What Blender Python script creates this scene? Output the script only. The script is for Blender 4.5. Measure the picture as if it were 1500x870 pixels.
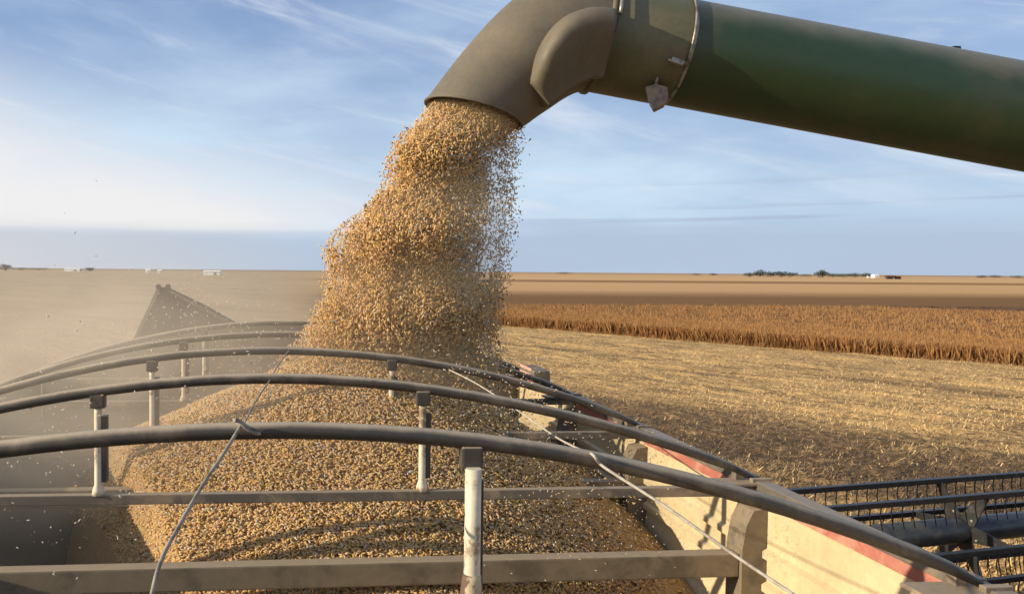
import bpy, bmesh, math, random
import numpy as np
from mathutils import Vector, Matrix
random.seed(7); rng = np.random.default_rng(11)
for o in list(bpy.data.objects): bpy.data.objects.remove(o)
S = bpy.context.scene
COL = S.collection
H = 3.7                      # camera height above the field, metres

# ------------------------------------------------------------ camera
F, CX, CY = 1150.0, 530.0, 435.0     # measured on the 1500 px wide photograph
yaw, pitch, roll = [math.radians(a) for a in (4.33, 1.93, 0.46)]
fw = Vector((math.sin(yaw)*math.cos(pitch), math.cos(yaw)*math.cos(pitch), -math.sin(pitch)))
rt = Vector((math.cos(yaw), -math.sin(yaw), 0)); up = rt.cross(fw)
RT = rt*math.cos(roll) + up*math.sin(roll); UP = -rt*math.sin(roll) + up*math.cos(roll)
cam = bpy.data.cameras.new('camera'); camo = bpy.data.objects.new('camera', cam); COL.objects.link(camo)
cam.sensor_width = 36; cam.lens = 36*F/1500; cam.shift_x = (750-CX)/1500
cam.clip_start = 0.05; cam.clip_end = 20000
m = Matrix.Identity(4)
for i in range(3): m[i][0] = RT[i]; m[i][1] = UP[i]; m[i][2] = -fw[i]
m[2][3] = H
camo.matrix_world = m
S.camera = camo
def ray(px, py):
    d = RT*((px-CX)/F) - UP*((py-CY)/F) + fw
    return d/d.y
def P(px, py, y):                    # point seen at a pixel at forward distance y (heights relative to the camera)
    return ray(px, py)*y
def G(px, py, z=-H):
    r = ray(px, py); return r*(z/r.z)

# ------------------------------------------------------------ sky, sun, exposure
SUN_DIR = Vector((-0.95, -0.14, 0.30)).normalized()
sun_el = math.asin(SUN_DIR.z); sun_az = math.atan2(SUN_DIR.x, SUN_DIR.y)
W = bpy.data.worlds.new("World"); S.world = W; W.use_nodes = True
nt = W.node_tree; nt.nodes.clear()
def N(nt, t, **kw):
    n = nt.nodes.new(t)
    for k, v in kw.items():
        if k in n.inputs and not hasattr(n, k): n.inputs[k].default_value = v
        else: setattr(n, k, v)
    return n
def L(nt, a, b): nt.links.new(a, b)
def math_node(nt, op, a, b=None, clamp=False):
    n = nt.nodes.new('ShaderNodeMath'); n.operation = op; n.use_clamp = clamp
    for i, v in enumerate((a, b)):
        if v is None: continue
        if isinstance(v, (int, float)): n.inputs[i].default_value = v
        else: nt.links.new(v, n.inputs[i])
    return n.outputs[0]
def ramp(nt, fac, stops):
    n = nt.nodes.new('ShaderNodeValToRGB'); cr = n.color_ramp
    while len(cr.elements) < len(stops): cr.elements.new(0.5)
    for e, (p, c) in zip(cr.elements, stops):
        e.position = p; e.color = (c[0], c[1], c[2], 1) if isinstance(c, tuple) else (c, c, c, 1)
    nt.links.new(fac, n.inputs[0]); return n.outputs[0]
def mixc(nt, fac, a, b, mode='MIX'):
    n = nt.nodes.new('ShaderNodeMix'); n.data_type = 'RGBA'; n.blend_type = mode
    for i, v in ((0, fac), (6, a), (7, b)):
        if isinstance(v, (int, float)): n.inputs[i].default_value = v
        elif isinstance(v, tuple): n.inputs[i].default_value = (*v[:3], 1)
        else: nt.links.new(v, n.inputs[i])
    return n.outputs[2]
sky = N(nt, 'ShaderNodeTexSky', sky_type='NISHITA', sun_disc=False, sun_elevation=sun_el, sun_rotation=sun_az,
        altitude=200, air_density=1.0, dust_density=0.6, ozone_density=2.0)
tc = N(nt, 'ShaderNodeTexCoord')
sp = N(nt, 'ShaderNodeSeparateXYZ'); L(nt, tc.outputs['Generated'], sp.inputs[0])
az = math_node(nt, 'ARCTAN2', sp.outputs[0], sp.outputs[1])
el = math_node(nt, 'ARCSINE', sp.outputs[2])
def sstep(nt, v, a, b):
    n = nt.nodes.new('ShaderNodeMapRange'); n.interpolation_type = 'SMOOTHSTEP'
    nt.links.new(v, n.inputs[0]); n.inputs[1].default_value = a; n.inputs[2].default_value = b
    return n.outputs[0]
def skynoise(sx, sy, off, detail=5, rough=.55, dist=0.4):
    c = N(nt, 'ShaderNodeCombineXYZ')
    L(nt, math_node(nt, 'MULTIPLY', az, sx), c.inputs[0]); L(nt, math_node(nt, 'MULTIPLY', el, sy), c.inputs[1]); c.inputs[2].default_value = off
    n = N(nt, 'ShaderNodeTexNoise', Scale=1.0, Detail=detail, Roughness=rough, Distortion=dist); L(nt, c.outputs[0], n.inputs['Vector'])
    return n.outputs['Fac']
def wisp(sx, sy, rot, off, det=6):
    c = N(nt, 'ShaderNodeCombineXYZ'); L(nt, math_node(nt, 'MULTIPLY', math_node(nt, 'ADD', az, math_node(nt, 'MULTIPLY', el, rot)), sx), c.inputs[0])
    L(nt, math_node(nt, 'MULTIPLY', math_node(nt, 'SUBTRACT', el, math_node(nt, 'MULTIPLY', az, -rot*.5)), sy), c.inputs[1]); c.inputs[2].default_value = off
    n = N(nt, 'ShaderNodeTexNoise', Scale=1.0, Detail=det, Roughness=.6, Distortion=.9); L(nt, c.outputs[0], n.inputs['Vector']); return n.outputs['Fac']
w1 = wisp(2.4, 13.0, .5, 7.7); w2 = wisp(5.0, 30.0, .35, 2.2, 5)
n1 = skynoise(2.2, 7.0, 3.1); n2 = skynoise(3.0, 26.0, 9.4, 4, .5, .3); n3 = skynoise(1.2, 60.0, 5.5, 3, .5, .2)
# thin high veil thickening downwards, bright bank low on the left, flat grey-blue stratus at the horizon
low = sstep(nt, el, 0.36, 0.04)
veil = math_node(nt, 'MULTIPLY', math_node(nt, 'ADD', math_node(nt, 'MULTIPLY', sstep(nt, n1, .35, .75), .75), math_node(nt,'MULTIPLY', low, .62)), .85, True)
tilt = math_node(nt, 'ADD', el, math_node(nt, 'MULTIPLY', az, 0.20))
tilt = math_node(nt, 'ADD', tilt, math_node(nt, 'MULTIPLY', math_node(nt, 'SUBTRACT', n1, .5), .22))
wsp = math_node(nt, 'MULTIPLY', math_node(nt, 'ADD', math_node(nt, 'MULTIPLY', sstep(nt, w1, .46, .72), .8), math_node(nt, 'MULTIPLY', sstep(nt, w2, .5, .75), .35)), sstep(nt, el, .05, .09), True)
leftbank = math_node(nt, 'MULTIPLY', sstep(nt, tilt, 0.19, 0.03), math_node(nt,'MULTIPLY', sstep(nt, el, 0.036, 0.055), sstep(nt, az, 0.35, -0.1)))
el2 = math_node(nt, 'ADD', math_node(nt, 'ADD', el, math_node(nt, 'MULTIPLY', math_node(nt, 'SUBTRACT', n2, .5), .045)), math_node(nt, 'MULTIPLY', math_node(nt, 'SUBTRACT', n3, .5), .03))
strat = math_node(nt, 'MULTIPLY', sstep(nt, el2, 0.068, 0.034), .82)
streak = math_node(nt, 'MULTIPLY', math_node(nt,'MULTIPLY', sstep(nt, n3, .50, .60), sstep(nt, el, .115, .085)), math_node(nt,'MULTIPLY', sstep(nt, el, .05, .062), sstep(nt, az, .15, .4)))
CW = 1.0
c = mixc(nt, 0.6, sky.outputs[0], (3.3, 5.0, 9.0))
c = mixc(nt, veil, c, (6.8*CW, 8.6*CW, 10.4*CW))
c = mixc(nt, math_node(nt, 'MULTIPLY', wsp, .75), c, (8.6, 9.3, 10.3))
c = mixc(nt, leftbank, c, (10.0*CW, 9.9*CW, 10.0*CW))
c = mixc(nt, strat, c, mixc(nt, sstep(nt, az, -.5, .15), (7.4, 7.5, 7.9), (5.1, 6.2, 7.9)))
c = mixc(nt, math_node(nt, 'MULTIPLY', streak, .75), c, (4.6, 5.4, 7.2))
bg = N(nt, 'ShaderNodeBackground', Strength=0.058); L(nt, c, bg.inputs[0])
wo = N(nt, 'ShaderNodeOutputWorld'); L(nt, bg.outputs[0], wo.inputs[0])

sl = bpy.data.lights.new('sun', 'SUN'); sl.energy = 4.8; sl.angle = math.radians(0.53); sl.color = (1.0, .85, .62)
so = bpy.data.objects.new('sun', sl); COL.objects.link(so)
so.rotation_euler = (-SUN_DIR).to_track_quat('-Z', 'Y').to_euler(); so.location = (-30, -10, 20)
vs = S.view_settings; vs.view_transform = 'Standard'; vs.look = 'None'; vs.exposure = 0.6; vs.gamma = 1; vs.use_curve_mapping = False
S.cycles.volume_step_rate = 1.0; S.cycles.volume_max_steps = 64; S.cycles.max_bounces = 6; S.cycles.volume_bounces = 1
S.cycles.transparent_max_bounces = 8

# ------------------------------------------------------------ helpers
def tag(o, label=None, cat=None, group=None, kind=None):
    for k, v in (('label', label), ('category', cat), ('group', group), ('kind', kind)):
        if v: o[k] = v
    return o
def empty(name, loc=(0, 0, 0)):
    o = bpy.data.objects.new(name, None); COL.objects.link(o); o.location = loc; return o
def link(name, me, mat, parent=None, smooth=False):
    o = bpy.data.objects.new(name, me); COL.objects.link(o)
    if mat: me.materials.append(mat)
    if smooth: me.polygons.foreach_set('use_smooth', [True]*len(me.polygons))
    if parent:
        o.parent = parent; o.location = -Vector(parent.location) if not parent.parent else (0, 0, 0)   # meshes are modelled in world space
    return o
def U(p): return Vector((p[0], p[1], p[2]+H))        # camera-relative -> world
class MB:
    """collects shapes into one mesh; inputs are camera-relative unless raw"""
    def __init__(s): s.bm = bmesh.new()
    def box(s, c, size, rot=None, bev=0.0):
        r = bmesh.ops.create_cube(s.bm, size=1); vs_ = r['verts']
        M = Matrix.Translation(U(c)) @ (rot.to_4x4() if rot else Matrix.Identity(4)) @ Matrix.Diagonal((*size, 1))
        bmesh.ops.transform(s.bm, matrix=M, verts=vs_)
        if bev:
            es = list({e for v in vs_ for e in v.link_edges})
            bmesh.ops.bevel(s.bm, geom=es, offset=bev, segments=2, affect='EDGES', profile=.6)
        return s
    def bar(s, a, b, w, h, bev=0.0, upv=(0, 0, 1)):
        a, b = Vector(a), Vector(b); d = (b-a); x = d.normalized(); y = Vector(upv).cross(x).normalized(); z = x.cross(y)
        R = Matrix((x, y, z)).transposed()
        return s.box((a+b)/2, (d.length, w, h), R, bev)
    def tube(s, pts, r, seg=12, caps=True, flat=1.0):
        pts = [U(p) for p in pts]; rs = r if isinstance(r, (list, tuple)) else [r]*len(pts)
        rings = []; nrm = None
        for i, p in enumerate(pts):
            t = (pts[min(i+1, len(pts)-1)]-pts[max(i-1, 0)]).normalized()
            if nrm is None:
                nrm = t.orthogonal().normalized()
            nrm = (nrm - t*nrm.dot(t)).normalized(); bn = t.cross(nrm)
            rings.append([s.bm.verts.new(p + (nrm*math.cos(k*2*math.pi/seg) + bn*math.sin(k*2*math.pi/seg))*rs[i]) for k in range(seg)])
        for a, b in zip(rings, rings[1:]):
            for k in range(seg):
                f = s.bm.faces.new((a[k], a[(k+1) % seg], b[(k+1) % seg], b[k])); f.smooth = True
        if caps:
            s.bm.faces.new(rings[0][::-1]); s.bm.faces.new(rings[-1])
        return s
    def poly(s, pts, off):       # closed prism: polygon extruded by off
        a = [s.bm.verts.new(U(p)) for p in pts]; b = [s.bm.verts.new(U(Vector(p)+Vector(off))) for p in pts]
        s.bm.faces.new(a); s.bm.faces.new(b[::-1])
        for i in range(len(a)):
            j = (i+1) % len(a); s.bm.faces.new((a[j], a[i], b[i], b[j]))
        return s
    def build(s, name, mat, parent=None):
        bmesh.ops.recalc_face_normals(s.bm, faces=s.bm.faces)
        me = bpy.data.meshes.new(name); s.bm.to_mesh(me); s.bm.free()
        return link(name, me, mat, parent)
def npmesh(name, V, Fc, mat, parent=None, smooth=False, colors=None):
    """numpy mesh; V (n,3) world, Fc (m,k); colors (n,3) per vertex -> attribute 'tint'"""
    me = bpy.data.meshes.new(name); V = np.ascontiguousarray(V, np.float32); Fc = np.ascontiguousarray(Fc, np.int32)
    k = Fc.shape[1]
    me.vertices.add(len(V)); me.vertices.foreach_set('co', V.ravel())
    me.loops.add(Fc.size); me.loops.foreach_set('vertex_index', Fc.ravel())
    me.polygons.add(len(Fc)); me.polygons.foreach_set('loop_start', np.arange(0, Fc.size, k, dtype=np.int32))
    me.polygons.foreach_set('loop_total', np.full(len(Fc), k, np.int32))
    if colors is not None:
        at = me.attributes.new('tint', 'FLOAT_COLOR', 'POINT')
        at.data.foreach_set('color', np.concatenate([colors, np.ones((len(colors), 1))], 1).astype(np.float32).ravel())
    me.update(calc_edges=True); me.validate()
    return link(name, me, mat, parent, smooth)
def vnoise(x, y, seed=0):
    r = np.random.default_rng(seed); out = 0
    for i in range(7):
        a = r.uniform(0, 2*np.pi); f = r.uniform(.6, 2.2); ph = r.uniform(0, 6.28)
        out = out + np.sin((x*np.cos(a)+y*np.sin(a))*f + ph)
    return out/7

# ------------------------------------------------------------ materials
def mat_new(name):
    mt = bpy.data.materials.new(name); mt.use_nodes = True; t = mt.node_tree
    return mt, t, t.nodes['Principled BSDF']
def metal(name, base, alt=None, scale=6, rough=.5, metallic=0.0, bump=.15, thresh=(.45, .62), fine=60, spec=.5, dust=None):
    """painted / dusty metal: base colour broken up by a worn or dusty second colour"""
    mt, t, b = mat_new(name)
    co = N(t, 'ShaderNodeTexCoord')
    a = N(t, 'ShaderNodeTexNoise', Scale=scale, Detail=8, Roughness=.65, Distortion=.3); L(t, co.outputs['Object'], a.inputs['Vector'])
    f = N(t, 'ShaderNodeTexNoise', Scale=fine, Detail=4, Roughness=.7); L(t, co.outputs['Object'], f.inputs['Vector'])
    alt = alt or tuple(x*.6 for x in base)
    w = sstep(t, a.outputs['Fac'], *thresh)
    col = mixc(t, w, base, alt)
    if dust:      # dust settled on upward faces
        ge = N(t, 'ShaderNodeNewGeometry'); sx_ = N(t, 'ShaderNodeSeparateXYZ'); L(t, ge.outputs['Normal'], sx_.inputs[0])
        up_ = sstep(t, math_node(t, 'ADD', sx_.outputs[2], math_node(t, 'MULTIPLY', math_node(t, 'SUBTRACT', a.outputs['Fac'], .5), .7)), .25, .95)
        col = mixc(t, math_node(t, 'MULTIPLY', up_, .85), col, dust)
    sp_ = math_node(t, 'ADD', math_node(t, 'MULTIPLY', f.outputs['Fac'], .5), .75)
    v = N(t, 'ShaderNodeHueSaturation'); L(t, col, v.inputs['Color']); L(t, sp_, v.inputs['Value'])
    L(t, v.outputs[0], b.inputs['Base Color'])
    rr = math_node(t, 'ADD', math_node(t, 'MULTIPLY', a.outputs['Fac'], .3), rough-.12)
    L(t, rr, b.inputs['Roughness']); b.inputs['Metallic'].default_value = metallic
    b.inputs['Specular IOR Level'].default_value = spec
    bp = N(t, 'ShaderNodeBump', Strength=bump, Distance=.002); L(t, f.outputs['Fac'], bp.inputs['Height']); L(t, bp.outputs[0], b.inputs['Normal'])
    return mt
M = {}
M['bow'] = metal('dusty_bow_steel', (.045, .038, .032), (.10, .08, .06), 9, .55, fine=90, dust=(.42, .34, .24))
M['tie'] = metal('dusty_tie_bar', (.10, .085, .068), (.24, .18, .12), 7, .6, dust=(.30, .23, .15))
M['beam'] = metal('dusty_beam', (.17, .135, .09), (.10, .08, .055), 7, .65, dust=(.30, .23, .15))
M['post'] = metal('white_chipped_post', (.56, .49, .37), (.20, .14, .09), 12, .55, thresh=(.52, .60))
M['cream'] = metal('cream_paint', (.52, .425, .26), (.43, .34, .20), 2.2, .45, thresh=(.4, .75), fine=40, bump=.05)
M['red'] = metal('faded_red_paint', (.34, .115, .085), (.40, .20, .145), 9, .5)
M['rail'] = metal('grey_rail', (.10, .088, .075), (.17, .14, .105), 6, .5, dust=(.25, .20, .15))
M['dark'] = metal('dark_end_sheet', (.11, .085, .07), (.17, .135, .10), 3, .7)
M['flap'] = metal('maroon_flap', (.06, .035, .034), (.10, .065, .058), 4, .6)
M['inner'] = metal('shaded_inner_sheet', (.12, .10, .075), (.08, .065, .05), 2.5, .7)  # interior shade put into a darker colour than the cream wall
M['green'] = metal('green_tube_paint', (.016, .038, .013), (.055, .053, .028), 2.4, .42, thresh=(.42, .8), fine=30, bump=.04, dust=(.17, .15, .10))
M['spout'] = metal('dusty_rubber_spout', (.10, .085, .060), (.15, .12, .082), 3.5, .62, thresh=(.35, .75), fine=50, bump=.08)
M['steel'] = metal('bare_clamp_steel', (.28, .26, .22), (.12, .10, .08), 20, .4, metallic=.5)
M['black'] = metal('black_reel_paint', (.012, .012, .013), (.05, .042, .034), 9, .4, thresh=(.5, .75))
M['reelgrey'] = metal('slate_reel_tube', (.018, .021, .028), (.045, .042, .038), 5, .35)
M['rope'] = metal('pale_rope', (.42, .38, .32), (.28, .24, .19), 60, .8)
M['wire'] = metal('grey_rubber_cord', (.25, .22, .18), (.13, .115, .09), 40, .6)
M['lamp'] = metal('pale_lamp_housing', (.20, .15, .11), (.11, .085, .065), 25, .5)
M['white'] = metal('white_shed', (.80, .80, .76), (.70, .70, .66), .5, .6, bump=0)
M['roof'] = metal('grey_roof', (.35, .34, .33), (.28, .27, .26), .5, .6, bump=0)
M['brown'] = metal('rust_brown_machine', (.13, .05, .025), (.08, .04, .02), .5, .6, bump=0)
M['bark'] = metal('bark', (.08, .06, .045), None, 3, .9, bump=0)

def tint_mat(name, rough=.6, trans=0.0, spec=.4):
    mt, t, b = mat_new(name)
    a = N(t, 'ShaderNodeAttribute', attribute_name='tint'); L(t, a.outputs['Color'], b.inputs['Base Color'])
    b.inputs['Roughness'].default_value = rough; b.inputs['Specular IOR Level'].default_value = spec
    if trans:
        tr = N(t, 'ShaderNodeBsdfTranslucent'); L(t, a.outputs['Color'], tr.inputs[0])
        mx = N(t, 'ShaderNodeMixShader', Fac=trans); L(t, b.outputs[0], mx.inputs[1]); L(t, tr.outputs[0], mx.inputs[2])
        L(t, mx.outputs[0], t.nodes['Material Output'].inputs[0])
    return mt
M['kernel'] = tint_mat('grain_kernel', .75, .5, .1)
M['straw'] = tint_mat('straw_residue', .8, .1, .2)
M['stalk'] = tint_mat('dry_stalk', .8, .3, .2)
M['leaf'] = tint_mat('tree_leaf', .8, .15, .2)

# ------------------------------------------------------------ ground
E1 = G(725, 478); E2 = G(1500, 540)
ud = (E2-E1).normalized(); nd = Vector((-ud.y, ud.x, 0)); nd = nd if nd.y > 0 else -nd      # crop edge frame: q = distance beyond the edge
def qfun(x, y): return (x-E1.x)*nd.x + (y-E1.y)*nd.y
def ground_material():
    mt, t, b = mat_new('field_soil_and_stubble')
    geo = N(t, 'ShaderNodeNewGeometry'); s = N(t, 'ShaderNodeSeparateXYZ'); L(t, geo.outputs['Position'], s.inputs[0])
    X, Y = s.outputs[0], s.outputs[1]
    def lin(a, b_, c_): return math_node(t, 'ADD', math_node(t, 'ADD', math_node(t, 'MULTIPLY', X, a), math_node(t, 'MULTIPLY', Y, b_)), c_)
    q = lin(nd.x, nd.y, -(E1.x*nd.x+E1.y*nd.y)); uu = lin(ud.x, ud.y, -(E1.x*ud.x+E1.y*ud.y))
    def nz(scale, detail=6, rough=.6, stretch=None, dist=0.):
        n = N(t, 'ShaderNodeTexNoise', Scale=scale, Detail=detail, Roughness=rough, Distortion=dist)
        if stretch:
            c_ = N(t, 'ShaderNodeCombineXYZ'); L(t, math_node(t, 'MULTIPLY', uu, stretch), c_.inputs[0]); L(t, q, c_.inputs[1]); L(t, c_.outputs[0], n.inputs['Vector'])
        else: L(t, geo.outputs['Position'], n.inputs['Vector'])
        return n.outputs['Fac']
    fine = nz(9, 8, .75); mid = nz(1.6, 6, .65, .25, .5); big = nz(.12, 4, .5, .2); clod = nz(4.0, 5, .7, .6, .8)
    straw = ramp(t, fine, [(.28, (.16, .095, .04)), (.45, (.44, .28, .12)), (.62, (.68, .46, .21)), (.8, (.80, .58, .31))])
    soil = ramp(t, fine, [(.3, (.05, .034, .022)), (.55, (.15, .10, .06)), (.75, (.34, .24, .13))])
    qw = math_node(t, 'ADD', q, math_node(t, 'MULTIPLY', math_node(t, 'SUBTRACT', mid, .5), 5.0))
    def band(v, c0, w0, soft):
        d = math_node(t, 'ABSOLUTE', math_node(t, 'SUBTRACT', v, c0)); return sstep(t, d, w0+soft, w0)
    residue = math_node(t, 'MULTIPLY', band(qw, -23.0, 2.2, 2.2), sstep(t, clod, .28, .48))
    track = math_node(t, 'MULTIPLY', band(math_node(t, 'ADD', q, math_node(t, 'MULTIPLY', mid, .5)), -9.6, .22, .35), .75)
    track2 = math_node(t, 'MULTIPLY', band(math_node(t, 'ADD', q, math_node(t, 'MULTIPLY', mid, .5)), -15.5, .15, .5), math_node(t, 'MULTIPLY', sstep(t, mid, .45, .6), .6))
    blot = math_node(t, 'MULTIPLY', math_node(t, 'MULTIPLY', sstep(t, mid, .48, .62), sstep(t, clod, .35, .55)), .8)
    dk = math_node(t, 'MAXIMUM', math_node(t, 'MAXIMUM', residue, track), math_node(t, 'MAXIMUM', track2, blot))
    c_ = mixc(t, dk, straw, soil)
    c_ = mixc(t, math_node(t, 'MULTIPLY', sstep(t, big, .45, .62), .25), c_, (.30, .20, .10))
    # ground beyond the crop: darker and lighter strips across the view
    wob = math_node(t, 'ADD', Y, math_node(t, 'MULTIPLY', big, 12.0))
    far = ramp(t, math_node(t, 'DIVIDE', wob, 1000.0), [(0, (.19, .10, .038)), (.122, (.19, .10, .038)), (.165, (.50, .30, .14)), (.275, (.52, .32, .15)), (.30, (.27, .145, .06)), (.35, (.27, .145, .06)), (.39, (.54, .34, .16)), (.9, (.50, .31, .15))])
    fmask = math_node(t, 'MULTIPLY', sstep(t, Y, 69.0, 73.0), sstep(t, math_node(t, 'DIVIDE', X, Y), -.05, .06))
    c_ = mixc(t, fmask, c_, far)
    # left-hand field: stubble with dust haze put into its greyer colour
    stripes = nz(.16, 5, .55, .25, .6)
    left = ramp(t, math_node(t, 'ADD', math_node(t, 'MULTIPLY', stripes, .7), math_node(t, 'MULTIPLY', fine, .3)), [(.35, (.33, .245, .155)), (.5, (.40, .305, .20)), (.65, (.44, .34, .225))])
    lm = sstep(t, math_node(t, 'DIVIDE', X, math_node(t, 'ADD', Y, 5.0)), .10, -.06)
    c_ = mixc(t, lm, c_, left)
    vf = mixc(t, math_node(t, 'MULTIPLY', sstep(t, Y, 900.0, 2500.0), .5), c_, (.22, .15, .10))
    L(t, vf, b.inputs['Base Color']); b.inputs['Roughness'].default_value = .95; b.inputs['Specular IOR Level'].default_value = .1
    hh = math_node(t, 'ADD', math_node(t, 'MULTIPLY', fine, .6), math_node(t, 'MULTIPLY', clod, .9))
    bp = N(t, 'ShaderNodeBump', Strength=.9, Distance=.12); L(t, hh, bp.inputs['Height']); L(t, bp.outputs[0], b.inputs['Normal'])
    return mt
bm = bmesh.new()
vsq = [bm.verts.new(p) for p in ((-9000, -60, 0), (9000, -60, 0), (9000, 9000, 0), (-9000, 9000, 0))]; bm.faces.new(vsq)
me = bpy.data.meshes.new('ground'); bm.to_mesh(me); bm.free()
tag(link('ground', me, ground_material()), kind='structure')

def lattice(x, y, seed):
    r_ = np.random.default_rng(seed).random((512, 512)); xi = np.floor(x).astype(int); yi = np.floor(y).astype(int)
    fx, fy = x-xi, y-yi; fx = fx*fx*(3-2*fx); fy = fy*fy*(3-2*fy)
    g_ = lambda a, b_: r_[a % 512, b_ % 512]
    return (g_(xi, yi)*(1-fx)+g_(xi+1, yi)*fx)*(1-fy)+(g_(xi, yi+1)*(1-fx)+g_(xi+1, yi+1)*fx)*fy
def relief(x, y):
    q_ = qfun(x, y); u_ = (x-E1.x)*ud.x+(y-E1.y)*ud.y
    z = .16*(lattice(u_*.35, q_*1.6, 1)-.4) + .09*(lattice(u_*1.6, q_*4.5, 2)-.35) + .05*(lattice(x*7, y*7, 3)-.3)*np.clip(18/y, .3, 1)
    tr_ = np.minimum(np.abs(q_+9.6+.2*lattice(u_*.7, q_*0, 5)), np.abs(q_+12.0))
    return np.clip(z - .08*np.clip(1-tr_/.35, 0, 1)+.03, .004, .3)*np.clip((y-4.5)/2, .1, 1)
pv = 4.6*np.exp(np.linspace(0, math.log(64/4.6), 620)); pu = np.linspace(-.35, 1.5, 760)
PY, PU = np.meshgrid(pv, pu, indexing='ij'); PX = PY*PU; PZ = relief(PX, PY)*np.clip((64-PY)/10, .05, 1)*np.clip((PU+.35)/.15, .03, 1)
PZ = np.where(qfun(PX, PY) > .2, .004, PZ) + .002
idx = np.arange(PX.size).reshape(PX.shape)
Fq = np.stack([idx[:-1, :-1], idx[:-1, 1:], idx[1:, 1:], idx[1:, :-1]], -1).reshape(-1, 4)
tag(npmesh('field_soil', np.stack([PX, PY, PZ], -1).reshape(-1, 3), Fq, bpy.data.materials['field_soil_and_stubble'], None, True), kind='structure')

# short straw and chaff lying on the stubble
def blades(n, cx, cy, ln, wd, tilt, cols, z0=0.0):
    """n thin quads: centre arrays, length, width, lean"""
    a = rng.uniform(0, 2*np.pi, n); t = rng.uniform(*tilt, n)
    l = rng.uniform(*ln, n)/2; w = rng.uniform(*wd, n)/2
    d = np.stack([np.cos(a)*np.cos(t), np.sin(a)*np.cos(t), np.sin(t)], 1)*l[:, None]
    s_ = np.stack([-np.sin(a), np.cos(a), rng.uniform(-.5, .5, n)], 1)*w[:, None]
    c_ = np.stack([cx, cy, z0 + np.abs(d[:, 2]) + rng.uniform(.0, .02, n)], 1)
    V = np.stack([c_-d-s_, c_-d+s_, c_+d+s_*.5, c_+d-s_*.5], 1).reshape(-1, 3)
    Fc = np.arange(4*n).reshape(n, 4); return V, Fc, np.repeat(cols, 4, 0)
n = 190000
yy = 5.0*np.exp(rng.uniform(0, math.log(60/5.0), n)); xx = yy*rng.uniform(.02, 1.25, n)
keep = (np.vectorize(qfun)(xx, yy) < -0.3)
xx, yy = xx[keep], yy[keep]; n = len(xx)
qq = qfun(xx, yy) + 2.0*vnoise(xx*1.2, yy*1.2, 3)
darkf = np.clip(1.6-np.abs(qq+23.0)/2.4, 0, 1)*(rng.random(n) < .9)
darkf = np.maximum(darkf, (vnoise(xx*.5+4, yy*.9, 77) > .16)*(rng.random(n) < .8)*.9)
base = np.array([.76, .52, .24])[None]*rng.uniform(.5, 1.1, n)[:, None]*np.array([1, 1, 1])
dkc = np.array([.17, .115, .065])[None]*rng.uniform(.5, 1.3, n)[:, None]
tq = np.abs(qfun(xx, yy)+9.6+.3*vnoise(xx, yy, 4)); darkf = np.maximum(darkf, (tq < .55)*(rng.random(n) < .85)); tq = np.abs(qfun(xx, yy)+15.2+.5*vnoise(xx*.6, yy*.6, 14)); darkf = np.maximum(darkf, (tq < .4)*(rng.random(n) < .6))
cols = base*(1-darkf[:, None]) + dkc*darkf[:, None]
V, Fc, cc = blades(n, xx, yy, (.035, .12), (.008, .02), (0, .9), cols, relief(xx, yy))
tag(npmesh('crop_residue', V, Fc, M['straw'], colors=cc), kind='stuff', label='loose straw and chopped stalks littering the tan stubble field', cat='stubble')

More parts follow.
